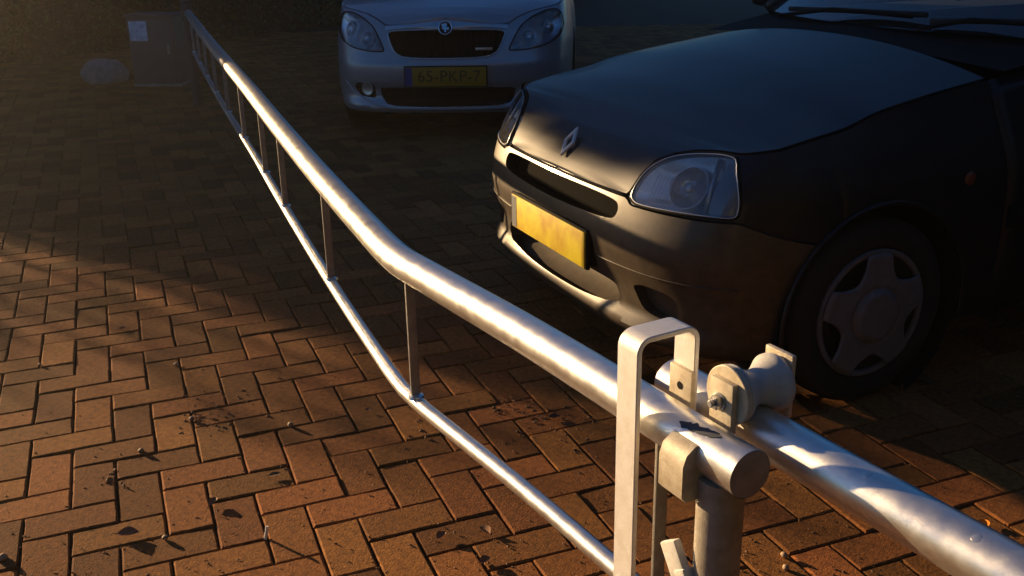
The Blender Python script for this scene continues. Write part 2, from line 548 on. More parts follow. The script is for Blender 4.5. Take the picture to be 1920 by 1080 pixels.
part('latch_plate', merge(box(tagp, ta, E2, tb, .026, .006, .016, .003), box(tagp + ta * .022 - tb * .008, ta, E2, tb, .012, .008, .010, .003)), 'white', cpst, angle=30)

# ------------------------------------------------------------------ sliding tube with roller
T2 = .083
ob2 = L3(.9, T2, 0)
slide = thing('locking_tube', tuple(ob2), 'galvanised tube at lower right running beside the boom end under a white roller', 'barrier')
t2 = part('tube', tube([L3(a, T2, ZT) for a in np.linspace(-.245, 1.6, 24)], RT, 32), 'galv', slide)
AX, AZ_ = -.089, .772
roll = part('roller', lathe(L3(AX, T2 - .034, AZ_), E2, [(0, .01), (.0, .034), (.002, .036), (.005, .036), (.010, .032), (.018, .0265), (.028, .0228), (.034, .0222), (.041, .0236), (.049, .0275), (.057, .033), (.062, .0365), (.068, .0365), (.070, .035), (.070, .01)], 40), 'nylon', slide, angle=50)
def plate_round(e2, h, w, zc, zb, t):
    """upright plate with a rounded head"""
    pr = [(-w, zb), (w, zb), (w, zc)] + [(w * math.cos(q), zc + w * math.sin(q)) for q in np.linspace(0, math.pi, 12)[1:-1]] + [(-w, zc)]
    n = len(pr)
    V = [L3(AX + a, e2 + s_ * t / 2, b) for s_ in (-1, 1) for a, b in pr]
    return V, [tuple(range(n - 1, -1, -1)), tuple(range(n, 2 * n))] + [(k, (k + 1) % n, n + (k + 1) % n, n + k) for k in range(n)]
fl_ = part('side_flange', lathe(L3(AX, T2 - .043, AZ_), E2, [(0, .03), (0, .0365), (.001, .0375), (.007, .0375), (.008, .036)], 36), 'galv_plate', slide, angle=40)
sp_ = part('side_plate', box(L3(AX, T2 - .0475, .7595), E1, E2, UZ, .0195, .0045, .0345, .0012), 'galv_plate', slide, angle=30)
part('side_plate', box(L3(AX, T2 + .0420, .770), E1, E2, UZ, .023, .0035, .042, .0012), 'galv_plate', slide, angle=30)
bc = L3(AX - .002, T2 - .052, .766)
part('washer', lathe(bc, -E2, [(0, .0115), (.0018, .0115), (.002, .011)], 24), 'bolt', sp_)
part('nut', lathe(bc - E2 * .002, -E2, [(0, .0094), (.007, .0094), (.0082, .0078)], 6), 'bolt', sp_, angle=20)
part('bolt_shank', lathe(bc - E2 * .009, -E2, [(0, .0048), (.006, .0048), (.007, .0038)], 16), 'bolt', sp_)
for (a_, b_) in ((.10, 70), (.235, 64)):                            # bright drips of zinc on the tube
    q = math.radians(180 - b_)
    c0 = L3(a_, T2 + RT * math.cos(q), ZT + RT * math.sin(q)); nn = E2 * math.cos(q) + UZ * math.sin(q)
    part('zinc_drip', lathe(c0 - nn * .0015, nn, [(0, .006), (.0014, .005), (.0017, .003), (.0018, .001)], 10, ref=E1), 'galv', t2)

# ------------------------------------------------------------------ cars
def crom(tab, s):
    tab = np.asarray(tab, float); n = len(tab) - 1
    s = min(max(s, 0.0), n - 1e-9); i = int(s); f = s - i
    p1, p2 = tab[i], tab[i + 1]
    p0 = tab[i - 1] if i > 0 else np.array([tab[1][0], -tab[1][1]])
    p3 = tab[i + 2] if i + 2 <= n else np.array([tab[n - 1][0], -tab[n - 1][1]])
    return .5 * (2 * p1 + (p2 - p0) * f + (2 * p0 - 5 * p1 + 4 * p2 - p3) * f * f + (3 * p1 - p0 - 3 * p2 + p3) * f**3)

class Shape:
    """body surface: plan outline index s (0 = nose, positive = car's left side), height z"""
    def __init__(c, outline, front, side, top, hood):
        c.o, c.f, c.s_, c.t, c.h = outline, np.array(front), np.array(side), np.array(top), np.array(hood)
    def P(c, s, z):
        a = abs(s); X, Y = crom(c.o, a)
        w = 1 - min(max((a - 2.5) / 3.5, 0), 1); w = w * w * (3 - 2 * w)
        v = min(max((a - 2) / 4, 0), 1); v = v * v * (3 - 2 * v)
        X += np.interp(z, c.f[:, 0], c.f[:, 1]) * w
        Y += np.interp(z, c.s_[:, 0], c.s_[:, 1]) * v
        return np.array([X, -Y if s < 0 else Y, z])
    def S(c, s, z, off=0.0):
        p = c.P(s, z)
        if off:
            e = .04
            n = np.cross(c.P(s + e, z) - c.P(s - e, z), c.P(s, z + .012) - c.P(s, z - .012))
            p = p + n / (np.linalg.norm(n) + 1e-12) * off
        return p
    def top(c, s): return float(np.interp(abs(s), c.t[:, 0], c.t[:, 1]))
    def hz(c, X): return float(np.interp(-X, -c.h[:, 0], c.h[:, 1]))

def dense(poly, k=5):
    out = []
    for i in range(len(poly)):
        a, b = np.array(poly[i]), np.array(poly[(i + 1) % len(poly)])
        for j in range(k): out.append(a + (b - a) * j / k)
    return out
def soft(poly, n=1):
    """round the corners of a dense polygon"""
    p = np.array(poly)
    for _ in range(n): p = (np.roll(p, 1, 0) + 2 * p + np.roll(p, -1, 0)) / 4
    return list(p)
def grow(poly, ds, dz):
    c = np.mean(poly, axis=0)
    out = []
    for p in poly:
        d = np.array(p) - c; q = d / np.array([.9, .08]); q /= np.linalg.norm(q)
        out.append(np.array(p) + q * np.array([ds, dz]))
    return out
def patch(sh, poly, off, rings=6):
    c = np.mean(poly, axis=0); n = len(poly); V, Fc = [], []
    for k in range(rings):
        r = 1 - k / rings
        for p in poly:
            q = c + (np.array(p) - c) * r
            V.append(sh.S(q[0], q[1], off(r) if callable(off) else off))
    V.append(sh.S(c[0], c[1], off(0) if callable(off) else off))
    for k in range(rings - 1):
        for i in range(n): Fc.append((k * n + i, k * n + (i + 1) % n, (k + 1) * n + (i + 1) % n, (k + 1) * n + i))
    for i in range(n): Fc.append(((rings - 1) * n + i, (rings - 1) * n + (i + 1) % n, rings * n))
    return V, Fc
def prism(sh, poly, o_out, o_in, rings=4):
    a, b = patch(sh, poly, o_out, rings), patch(sh, poly, o_in, rings)
    V, Fc = merge(a, b); n = len(poly); k = len(a[0])
    Fc += [(i, (i + 1) % n, k + (i + 1) % n, k + i) for i in range(n)]
    return V, Fc
def solid(sh, ss, zlo, zhi, nz, off, thick):
    m = nz + 1; V, Fc = [], []
    for layer in (off, off - thick):
        for s in ss:
            lo, hi = zlo(s), zhi(s)
            for j in range(m): V.append(sh.S(s, lo + (hi - lo) * j / nz, layer))
    N = len(ss) * m
    idx = lambda l, i, j: l * N + i * m + j
    for i in range(len(ss) - 1):
        for j in range(nz):
            Fc.append((idx(0, i, j), idx(0, i + 1, j), idx(0, i + 1, j + 1), idx(0, i, j + 1)))
            Fc.append((idx(1, i, j), idx(1, i, j + 1), idx(1, i + 1, j + 1), idx(1, i + 1, j)))
        for j in (0, nz): Fc.append((idx(0, i, j), idx(0, i + 1, j), idx(1, i + 1, j), idx(1, i, j)))
    for i in (0, len(ss) - 1):
        for j in range(nz): Fc.append((idx(0, i, j), idx(0, i, j + 1), idx(1, i, j + 1), idx(1, i, j)))
    return V, Fc
def edge_loop(sh, poly, off, r, n=8):
    P = [sh.S(p[0], p[1], off) for p in poly]
    V, Fc = tube(P + [P[0], P[1]], r, n, cap=False)
    return V, Fc
def mirror_poly(p): return [(-a, b) for a, b in p]

def make_hood(sh, s_end, name, m, root, lift=0.0, gap=.012, crown=2.2):
    rows = np.concatenate([np.linspace(.05, 2.0, 10), np.linspace(2.04, 2.6, 14), np.linspace(2.7, s_end, 34)])
    nc = 33; V, Fc = [], []
    for s in rows:
        e = sh.P(s, sh.top(s)); X, Yw, ze = e[0], e[1] - gap * min(1, s), e[2]
        zc = sh.hz(X)
        for j in range(nc):
            u = -1 + 2 * j / (nc - 1)
            V.append((X, Yw * u, ze + lift + (zc - ze) * (1 - abs(u)**crown)))
    k = len(rows)
    for i in range(k - 1):
        for j in range(nc - 1): Fc.append((i * nc + j, i * nc + j + 1, (i + 1) * nc + j + 1, (i + 1) * nc + j))
    # turned-down flange all round
    ring = [j for j in range(nc)][::-1] + [i * nc for i in range(1, k)]
    ring = [i * nc for i in range(k - 1, 0, -1)] + [j for j in range(nc)] + [i * nc + nc - 1 for i in range(1, k)]
    b = len(V)
    for q in ring: V.append((V[q][0] - .008, V[q][1] * .995, V[q][2] - .02))
    for i in range(len(ring) - 1): Fc.append((ring[i], ring[i + 1], b + i + 1, b + i))
    return mk(name, V, Fc, m, root, True, 40)

def make_wheel(root, X, Y, R, m_hub='hub', full=True):
    """Y signed, outer face looks away from the car"""
    sgn = 1 if Y > 0 else -1
    ax = np.array([0, sgn, 0.])
    c = np.array([X, Y, R])
    w = mk('wheel', *lathe(c, ax, [(-.16, R * .68), (-.158, R * .9), (-.145, R * .98), (-.08, R), (-.022, R * .985), (-.008, R * .945), (.0, R * .86), (-.002, R * .74), (-.008, R * .69), (-.02, R * .66), (-.03, R * .3), (-.032, .02)], 64), 'rubber', root, True, 50)
    rh = R * .685
    def ring(prof):
        V, Fc = lathe(c, ax, prof, 60)
        return V, Fc[:-2]
    rim = mk('hubcap', *ring([(-.012, rh * .99), (-.004, rh), (.001, rh * .985), (.002, rh * .95), (-.001, rh * .915), (-.008, rh * .905)]), m_hub, w, True, 50)
    if not full: return w
    # face with five scalloped openings
    nth, nr = 150, 26; V, Fc = [], []
    b1 = np.array([1., 0, 0]); b2 = np.array([0, 0, 1.])
    def rho(t):
        q = ((t - math.radians(18)) / (2 * math.pi / 5)) % 1.0 - .5
        g = min(1, max(0, (.315 - abs(q)) / .05)); g = g * g * (3 - 2 * g)
        dip = .64 + .22 * (q / .30)**2
        return rh * (.955 * (1 - g) + min(dip, .955) * g)
    for i in range(nth):
        t = 2 * math.pi * i / nth; rr = rho(t)
        for j in range(nr):
            r = rr * (j / (nr - 1)); x = r / rh
            h = .013 + .006 * (1 - x * x)
            if x < .40: h += .011 * min(1, (.40 - x) / .03)
            elif x < .47: h -= .006 * (1 - abs(x - .435) / .035)
            if j == nr - 1: h -= .008
            V.append(c + ax * h + b1 * r * math.cos(t) + b2 * r * math.sin(t))
    for i in range(nth):
        for j in range(nr - 1):
            k = (i + 1) % nth
            if j == 0: Fc.append((i * nr, k * nr + 1, i * nr + 1))
            else: Fc.append((i * nr + j, k * nr + j, k * nr + j + 1, i * nr + j + 1))
    mk('hubcap_face', V, Fc, m_hub, w, True, 60)
    mk('rim', *ring([(-.026, rh * .95), (-.024, .004)]), 'black', w)
    return w

def make_text(s, size, m, parent, loc, rot, name='lettering', thick=.0008):
    cu = bpy.data.curves.new(name, 'FONT')
    cu.body = s; cu.size = size; cu.align_x = 'CENTER'; cu.align_y = 'CENTER'; cu.extrude = thick
    cu.space_character = 1.05
    t = bpy.data.objects.new(name, cu); col.objects.link(t)
    bpy.context.view_layer.update()
    me = bpy.data.meshes.new_from_object(t.evaluated_get(bpy.context.evaluated_depsgraph_get()))
    bpy.data.objects.remove(t); bpy.data.curves.remove(cu)
    me.materials.clear(); me.materials.append(M[m])
    o = link(bpy.data.objects.new(name, me), parent)
    o.matrix_local = Matrix.Translation(loc) @ rot.to_4x4()
    return o
PLATE_ROT = Matrix(((0, 0, 1), (1, 0, 0), (0, 1, 0)))     # text x -> car Y, text y -> Z, facing +X

def greenhouse(root, m, Xc, Xr, X2, X3, zb, zr, yb, yt, wip=True):
    """windscreen, roof, side and rear glass behind the bonnet"""
    n = 21; V, Fc = [], []
    rows = 9
    for i in range(rows):
        f = i / (rows - 1)
        for j in range(n):
            u = -1 + 2 * j / (n - 1); y = (yb + (yt - yb) * f) * u
            V.append((Xc + (Xr - Xc) * f - (.16 - .08 * f) * u * u, y, zb + (zr - zb) * (f**.93) - .012 * u * u * f))
    for i in range(rows - 1):
        for j in range(n - 1): Fc.append((i * n + j, i * n + j + 1, (i + 1) * n + j + 1, (i + 1) * n + j))
    ws = mk('windscreen', V, Fc, 'screen', root)
    edge = [np.array(V[i * n]) for i in range(rows)]
    for sg in (1, -1):
        mk('pillar', *tube([(p[0] - .004, sg * -p[1] * 1.015, p[2] + .002) for p in edge], .026, 10), m, root)
    # roof
    V, Fc = [], []
    xs = np.linspace(0, 1, 14)
    for f in xs:
        X = Xr - .0 + (X2 - Xr) * f
        for j in range(n):
            u = -1 + 2 * j / (n - 1)
            V.append((X - (.08 * (1 - f)) * u * u, yt * 1.03 * u, zr + .045 * math.sin(math.pi * min(1, f * 1.05 + .02)) - .03 * abs(u)**3))
    for i in range(len(xs) - 1):
        for j in range(n - 1): Fc.append((i * n + j, i * n + j + 1, (i + 1) * n + j + 1, (i + 1) * n + j))
    mk('roof', V, Fc, m, root)
    V = [(X2, -yt, zr), (X2, yt, zr), (X3, yb * .95, zb), (X3, -yb * .95, zb)]
    mk('rear_window', V, [(0, 1, 2, 3)], 'dark_glass', root, False)
    for sg in (1, -1):
        V = [(Xc - .16, sg * yb, zb), (Xr - .08, sg * yt, zr - .015), (X2, sg * yt, zr - .015), (X3, sg * yb * .97, zb)]
        mk('side_window', V, [(0, 1, 2, 3)], 'dark_glass', root, False)
        xm = (Xc + X3) / 2
        mk('pillar', *tube([(xm, sg * yb * 1.005, zb), (xm - .03, sg * yt * 1.01, zr - .02)], .03, 8), m, root)
    return ws

# ---- dark hatchback
CL = Shape([(.715, 0), (.71, .2), (.695, .40), (.655, .57), (.57, .70), (.43, .78), (.2, .81), (0, .815), (-.5, .815), (-1.2, .815), (-2.0, .81), (-2.6, .78), (-2.85, .68), (-2.95, .4), (-2.97, 0)],
  [(.17, -.08), (.19, -.03), (.205, -.016), (.225, -.01), (.243, -.016), (.27, -.03), (.34, -.026), (.40, -.008), (.45, 0), (.49, -.003), (.53, -.012), (.57, -.025), (.62, -.047), (.66, -.072), (.70, -.102), (.80, -.22)],
  [(.17, -.06), (.2, -.03), (.3, -.008), (.45, 0), (.58, -.004), (.63, -.010), (.67, -.024), (.72, -.048), (.80, -.088), (.9, -.13)],
  [(0, .592), (2.03, .597), (2.1, .65), (2.22, .695), (2.5, .72), (2.9, .736), (3.5, .744), (4, .744), (5, .757), (6, .79), (7, .835), (8, .895), (9, .93), (14, .93)],
  [(.70, .588), (.675, .597), (.655, .63), (.625, .672), (.57, .712), (.45, .765), (.3, .818), (0, .892), (-.40, .962)])
clio = thing('hatchback_car', (.77, 3.34, 0), 'dark grey hatchback with diamond badge and yellow plate parked at right', 'car', math.radians(204))
zb_ = lambda s: float(np.interp(abs(s), [0, 2.0, 2.15, 4.3, 4.6, 5.8], [.586, .586, .570, .574, .56, .49]))
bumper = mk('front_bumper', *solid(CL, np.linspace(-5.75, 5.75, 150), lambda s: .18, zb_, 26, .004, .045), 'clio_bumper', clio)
def shrink_rect(s0, s1, z0, z1, k=6): return soft(dense([(s0, z0), (s1, z0), (s1, z1), (s0, z1)], k), 2)
grille_p = soft(dense([(-1.86, .527), (-1.3, .519), (0, .514), (1.3, .519), (1.86, .527), (1.93, .553), (1.86, .578), (1.4, .5835), (0, .584), (-1.4, .5835), (-1.86, .578), (-1.93, .553)], 4), 2)
# slot just under the bonnet edge keeps a narrow painted lip above it
grille_p = [(a, b - .006) for a, b in grille_p]
plate_p = shrink_rect(-1.42, 1.42, .338, .468, 8)
intake_p = soft(dense([(-1.84, .262), (-1.0, .246), (0, .243), (1.0, .246), (1.84, .262), (1.95, .285), (1.86, .328), (1.3, .333), (0, .333), (-1.3, .333), (-1.86, .328), (-1.95, .285)], 4), 2)
fog_p = soft(dense([(2.26, .345), (2.34, .32), (2.5, .282), (2.9, .27), (3.2, .272), (3.30, .30), (3.2, .34), (2.95, .356), (2.5, .358)], 4), 2)
cut = [mk('c', *prism(CL, grille_p, .05, -.12), 'void', None, False), mk('c', *prism(CL, intake_p, .05, -.14), 'clio_bumper', None, False),
       mk('c', *prism(CL, fog_p, .05, -.030), 'clio_bumper', None, False), mk('c', *prism(CL, mirror_poly(fog_p), .05, -.030), 'clio_bumper', None, False),
       mk('c', *prism(CL, plate_p, .05, -.012), 'black', None, False)]
cut += [mk('c', *lathe((.10, sg * .45, .275), (0, sg * 1.0, 0), [(0, .318), (.6, .318)], 48), 'black', None, False) for sg in (1, -1)]
boolean(bumper, cut)
mk('bumper_crease', *tube([CL.S(s, .3965 if abs(s) > 1.5 else .3965, .006) for s in np.linspace(1.5, 4.4, 40)], .0022, 6), 'clio_bumper', bumper)
mk('bumper_crease', *tube([CL.S(-s, .3965, .006) for s in np.linspace(1.5, 4.4, 40)], .0022, 6), 'clio_bumper', bumper)
mk('grille_slot', *patch(CL, grow(grille_p, .1, .012), -.05), 'void', bumper)  # dark sheet standing in for shade deep in the slot
# lower intake: floor shelf, dark radiator behind, end fins
V, Fc = [], []
ss = np.linspace(-1.95, 1.95, 40)
for s in ss: V += [CL.S(s, .249 + .012 * (abs(s) / 1.95)**4, -.03), CL.S(s, .29, -.13), CL.S(s, .33, -.14)]
for i in range(39):
    for j in range(2): Fc.append((3 * i + j, 3 * i + 3 + j, 3 * i + 4 + j, 3 * i + 1 + j))
mk('intake_shelf', V, Fc, 'clio_bumper', bumper)
for sg in (1, -1):
    mk('fog_blank', *patch(CL, [(sg * a, b) for a, b in grow(fog_p, -.04, -.004)], -.026), 'clio_bumper', bumper)
    mk('intake_fin', *tube([CL.S(sg * 2.02, .262, -.012), CL.S(sg * 2.06, .30, -.03), CL.S(sg * 2.08, .335, -.02)], .010, 8), 'clio_bumper', bumper)
# number plate
pl = mk('number_plate', *box(CL.S(0, .402, .012), (0, 1, 0), (0, 0, 1), (1, 0, 0), .26, .056, .003, .0012), 'plate_blur', clio, True, 30)
pl['label'] = 'yellow number plate with smudged lettering'
mk('plate_band', *box(CL.S(0, .402, .0155) + np.array([0, -.240, 0]), (0, 1, 0), (0, 0, 1), (1, 0, 0), .018, .053, .0005), 'satin', pl, False)
mk('plate_holder', *box(CL.S(0, .402, .004), (0, 1, 0), (0, 0, 1), (1, 0, 0), .268, .062, .006, .002), 'black', clio, True, 30)
# lamps
lamp_p = soft(dense([(2.07, .592), (2.08, .62), (2.10, .652), (2.22, .686), (2.46, .711), (2.86, .727), (3.46, .736), (3.93, .733), (4.13, .68), (4.26, .625), (4.26, .587), (3.76, .586), (3.13, .583), (2.53, .579), (2.23, .579)], 4), 2)
for sg in (1, -1):
    P = [(sg * a, b) for a, b in lamp_p]
    h = mk('headlight', *patch(CL, P, lambda r: .004 - .0 * r, 8), 'lens', clio)
    mk('reflector', *patch(CL, grow(P, -.02, -.002), lambda r: -.012 - .055 * (1 - r * r), 10), 'reflector', h)
    cb = CL.S(sg * 3.0, .655, -.045)
    mk('bulb_shield', *lathe(cb, CL.S(sg * 3.05, .655, .0) * 20 - CL.S(sg * 3.05, .655, -.05) * 20, [(0, .022), (.012, .021), (.022, .014), (.026, .004)], 24), 'satin', h)
    ax_ = CL.S(sg * 3.0, .655, 0) - CL.S(sg * 3.0, .655, -.05); ax_ /= np.linalg.norm(ax_)
    V, Fc = lathe(CL.S(sg * 3.0, .655, -.062), ax_, [(0, .014), (.006, .03), (.018, .046), (.034, .058), (.036, .060), (.032, .062)], 32)
    mk('lamp_bowl', V, Fc, 'chrome', h)
    mk('bezel', *edge_loop(CL, grow(P, .012, .0012), .003, .0042), 'black', h)
    mk('lens_rim', *edge_loop(CL, grow(P, -.02, -.0026), .0055, .0016, 6), 'satin', h)
    a, b = CL.S(sg * 3.62, .592, -.012), CL.S(sg * 3.42, .728, -.012)
    mk('lamp_divider', *tube([a, (a + b) / 2 + np.array([.004, 0, 0]), b], .0075, 10), 'satin', h)
    wv = [CL.S(sg * s, z, -.014) for s in np.linspace(3.64, 4.2, 12) for z in (.594, .66, .725)]
    wv2 = [(3 * i + j, 3 * i + 3 + j, 3 * i + 4 + j, 3 * i + 1 + j) for i in range(11) for j in range(2)]
    mk('indicator', wv, wv2, 'indicator', h)
    for q in range(7):                                   # moulded ribs in the lamp glass
        s0 = 2.42 + q * .075
        mk('glass_rib', *tube([CL.S(sg * s0, .60, -.006), CL.S(sg * (s0 - .01), .64, -.006), CL.S(sg * (s0 - .03), .665, -.006)], .0022, 5), 'lens', h)
    # fender behind the lamp, with wheel arch
    ss = np.linspace(2.12, 7.72, 90)
    fz = lambda s: float(np.interp(abs(s), [0, 5.76, 5.78], [0, 0, 0])) or (zb_(s) + .005 if abs(s) < 5.77 else .19)
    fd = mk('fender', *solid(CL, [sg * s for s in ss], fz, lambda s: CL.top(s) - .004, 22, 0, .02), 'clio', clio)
    cyl = mk('c', *lathe((.10, sg * .5, .275), (0, sg * 1.0, 0), [(0, .318), (.6, .318)], 48), 'black', None, False)
    boolean(fd, [mk('c', *prism(CL, grow(P, .012, .0012), .05, -.05), 'black', None, False), cyl])
    V, Fc = lathe((.10, sg * .52, .275), (0, sg * 1.0, 0), [(0, .322), (.27, .322)], 48)
    mk('wheel_liner', V, Fc[:-2], 'black', clio)
    mk('arch_lip', *tube([(.10 + .322 * math.cos(t), sg * (.811 - .004 * abs(math.cos(t))), .275 + .322 * math.sin(t)) for t in np.linspace(-.2, math.pi + .2, 40)], .007, 8), 'clio', fd)
    dr = mk('door', *solid(CL, [sg * s for s in np.linspace(7.735, 9.4, 20)], lambda s: .2, lambda s: CL.top(s) - .004, 14, 0, .02), 'clio', clio)
    mk('door_handle', *box(CL.S(sg * 9.15, .80, .014), (1, 0, 0), (0, 0, 1), (0, 1, 0), .08, .018, .012, .005), 'black', dr)
    mk('rub_strip', *box(CL.S(sg * 8.55, .50, .008), (1, 0, 0), (0, 0, 1), (0, 1, 0), .52, .03, .008, .004), 'black', dr)
    rq = mk('rear_quarter', *solid(CL, [sg * s for s in np.linspace(9.415, 13.99, 50)], lambda s: .2, lambda s: CL.top(s) - .004, 14, 0, .02), 'clio', clio)
    cyl = mk('c', *lathe((-2.37, sg * .5, .275), (0, sg * 1.0, 0), [(0, .315), (.6, .315)], 48), 'black', None, False)
    boolean(rq, [cyl])
    make_wheel(clio, .10, sg * .795, .275)
    make_wheel(clio, -2.37, sg * .785, .275)
    mk('side_repeater', *lathe(CL.S(sg * 7.45, .63, -.002), (0, sg * 1.0, 0), [(0, .02), (.005, .019), (.009, .014), (.011, .004)], 20), 'repeater', clio)
    mk('door_mirror', *merge(box((-.82, sg * .90, 1.02), (1, 0, 0), (0, 1, 0), (0, 0, 1), .05, .085, .06, .03), box((-.82, sg * .80, .985), (1, 0, 0), (0, 1, 0), (0, 0, 1), .04, .05, .025, .01)), 'black', clio)
make_hood(CL, 7.72, 'bonnet', 'clio', clio)
dm = [(0, .052), (.030, 0), (0, -.052), (-.030, 0)]            # lozenge badge
def lozenge(sc): return [(a * sc, b * sc) for a, b in dm]
eo = np.array([.634, 0, .671]); en = np.array([.81, 0, .585]); en /= np.linalg.norm(en); eu = np.array([-en[2], 0, en[0]])
V, Fc = [], []
for sc, h in ((1.0, 0), (1.0, .006), (.78, .0095), (.62, .006), (.62, 0)):
    for a, b in lozenge(sc): V.append(eo + np.array([0, a, 0]) + eu * b + en * h)
for k in range(4):
    for i in range(4): Fc.append((4 * k + i, 4 * k + (i + 1) % 4, 4 * k + 4 + (i + 1) % 4, 4 * k + 4 + i))
mk('diamond_badge', V, Fc, 'strap', clio, False)
mk('cowl', [(-.37, -.72, .90), (-.37, .72, .90), (-.37, 0, .94), (-.70, -.72, .955), (-.70, .72, .955), (-.51, 0, .966)], [(0, 2, 5, 3), (2, 1, 4, 5)], 'black', clio)
greenhouse(clio, 'clio', -.50, -1.08, -2.45, -2.92, .965, 1.32, .71, .56)
for (p0, p1) in (((-.53, .28, .992), (-.61, .62, 1.005)), ((-.50, -.38, .992), (-.53, .20, 1.005))):
    a = np.array(p0); b = np.array(p1)
    w = mk('wiper', *tube([a + np.array([.03, -.02, -.02]), a * .6 + b * .4 + np.array([.01, 0, .012]), b], .007, 8), 'black', clio)
    mk('wiper_blade', *tube([a + np.array([-.0, 0, .004]), (a + b) / 2 + np.array([-.004, 0, .008]), b + np.array([-.01, .05, .008])], .009, 8), 'rubber', w)
V = [CL.P(s, .2) * np.array([1, .98, 1]) for s in list(np.linspace(-13.9, 13.9, 80))]
mk('underbody', V, [tuple(range(80))], 'black', clio, False)
mk('radiator', *patch(CL, shrink_rect(-4.2, 4.2, .2, .57, 10), -.15), 'black', clio)

# ---- silver hatchback behind
SK = Shape([(.03, 0), (.02, .25), (-.02, .45), (-.09, .61), (-.2, .72), (-.35, .78), (-.55, .81), (-.8, .82), (-1.5, .82), (-2.5, .82), (-3.4, .80), (-3.75, .74), (-3.9, .55), (-3.95, 0)],
  [(.15, -.07), (.18, -.01), (.2, .0), (.225, 0), (.245, -.02), (.27, -.03), (.33, -.026), (.36, -.006), (.42, 0), (.48, 0), (.515, -.014), (.6, -.04), (.7, -.08), (.76, -.12), (.85, -.24)],
  [(.15, -.05), (.2, -.02), (.3, 0), (.5, 0), (.6, -.005), (.7, -.02), (.8, -.04), (.95, -.08)],
  [(0, .750), (1.0, .738), (1.72, .722), (1.85, .74), (2.1, .765), (2.5, .79), (3, .805), (4, .822), (5, .84), (6, .86), (7, .89), (8, .95), (13, .95)],
  [(0, .73), (-.06, .748), (-.1, .785), (-.2, .825), (-.4, .87), (-.7, .915), (-1.1, .96)])
skoda = thing('hatchback_car', (-.395, 6.475, 0), 'silver hatchback with black grille and yellow plate parked behind the boom', 'car', math.radians(266))
nose = mk('front_bumper', *solid(SK, np.linspace(-5.9, 5.9, 150), lambda s: .175, lambda s: SK.top(s) - .004, 30, 0, .02), 'silver', skoda)
sg_p = soft(dense([(-1.66, .690), (0, .698), (1.66, .690), (1.52, .61), (1.38, .558), (1.15, .532), (.7, .522), (0, .52), (-.7, .522), (-1.15, .532), (-1.38, .558), (-1.52, .61)], 5), 2)
sl_p = soft(dense([(1.72, .563), (1.9, .63), (2.15, .708), (2.6, .762), (3.3, .794), (4.0, .796), (4.55, .768), (4.6, .70), (4.1, .635), (3.1, .583), (2.3, .565)], 5), 2)
si_p = soft(dense([(-1.98, .338), (1.98, .338), (1.9, .27), (1.75, .235), (1.4, .222), (0, .216), (-1.4, .222), (-1.75, .235), (-1.9, .27)], 5), 1)
sf_p = soft(dense([(2.18, .36), (2.9, .365), (3.15, .33), (2.8, .275), (2.12, .262)], 6), 2)
cut = [mk('c', *prism(SK, sg_p, .05, -.1), 'black', None, False), mk('c', *prism(SK, si_p, .05, -.1), 'black', None, False)]
for sg in (1, -1):
    cut += [mk('c', *prism(SK, [(sg * a, b) for a, b in grow(sl_p, .02, .002)], .05, -.1), 'black', None, False),
            mk('c', *prism(SK, [(sg * a, b) for a, b in sf_p], .05, -.03), 'black', None, False),
            mk('c', *lathe((-.80, sg * .5, .30), (0, sg * 1.0, 0), [(0, .335), (.6, .335)], 48), 'black', None, False)]
boolean(nose, cut)
mk('grille_backing', *patch(SK, grow(sg_p, .1, .01), -.05), 'black', skoda)
for q in np.linspace(-1.4, 1.4, 19):
    top = .692; bot = float(np.interp(abs(q), [0, .7, 1.15, 1.38, 1.52], [.522, .524, .535, .562, .612]))
    mk('grille_slat', *sweep_rect([SK.S(q, bot, -.022), SK.S(q, (top + bot) / 2, -.018), SK.S(q, top, -.022)], (1, 0, 0), .02, .006), 'black', skoda)
mk('grille_surround', *edge_loop(SK, sg_p, .002, .0055), 'satin', skoda)
ct_p = dense([(-1.70, .694), (-.9, .699), (0, .690), (.9, .699), (1.70, .694), (1.70, .716), (.85, .727), (.35, .744), (0, .752), (-.35, .744), (-.85, .727), (-1.70, .716)], 5)
mk('chrome_strip', *patch(SK, ct_p, lambda r: .004 + .010 * (1 - r**3), 6), 'satin', skoda)
bo = SK.S(0, .700, .014); bn = np.array([.93, 0, .37]); bn /= np.linalg.norm(bn); bu = np.array([-bn[2], 0, bn[0]])
bd = mk('round_badge', *lathe(bo, bn, [(-.01, .046), (.004, .046), (.007, .043), (.006, .039), (.004, .038)], 40), 'chrome', skoda)
mk('badge_field', *lathe(bo, bn, [(.0045, .0385), (.0052, .0380), (.0054, .002)], 40), 'black', bd)
def badge_pts(pts, h=.0075): return [bo + np.array([0, a, 0]) * 1.0 + bu * b + bn * h for a, b in pts]
wing = [(-.006, -.028), (.006, -.028), (.006, -.012), (.024, -.012), (.024, .002), (.008, .004), (.012, .026), (-.002, .030), (-.022, .024), (-.026, .012), (-.016, .006), (-.024, -.004), (-.012, -.010), (-.006, -.016)]
bm_v = badge_pts(wing)
mk('winged_arrow', bm_v, [tuple(range(len(bm_v)))], 'chrome', bd, False)
mk('grille_badge', *box(SK.S(.98, .578, -.004), (0, 1, 0), (0, 0, 1), (1, 0, 0), .055, .0085, .004, .002), 'satin', skoda)
spl = mk('number_plate', *box(SK.S(0, .413, .016), (0, 1, 0), (0, 0, 1), (1, 0, 0), .26, .060, .003, .001), 'plate', skoda, True, 30)
spl['label'] = 'yellow number plate with dark lettering and blue band'
mk('plate_band', *box(SK.S(0, .413, .0195) + np.array([0, -.238, 0]), (0, 1, 0), (0, 0, 1), (1, 0, 0), .022, .058, .0006), 'blue', spl, False)
px0 = SK.S(0, .413, .0200)
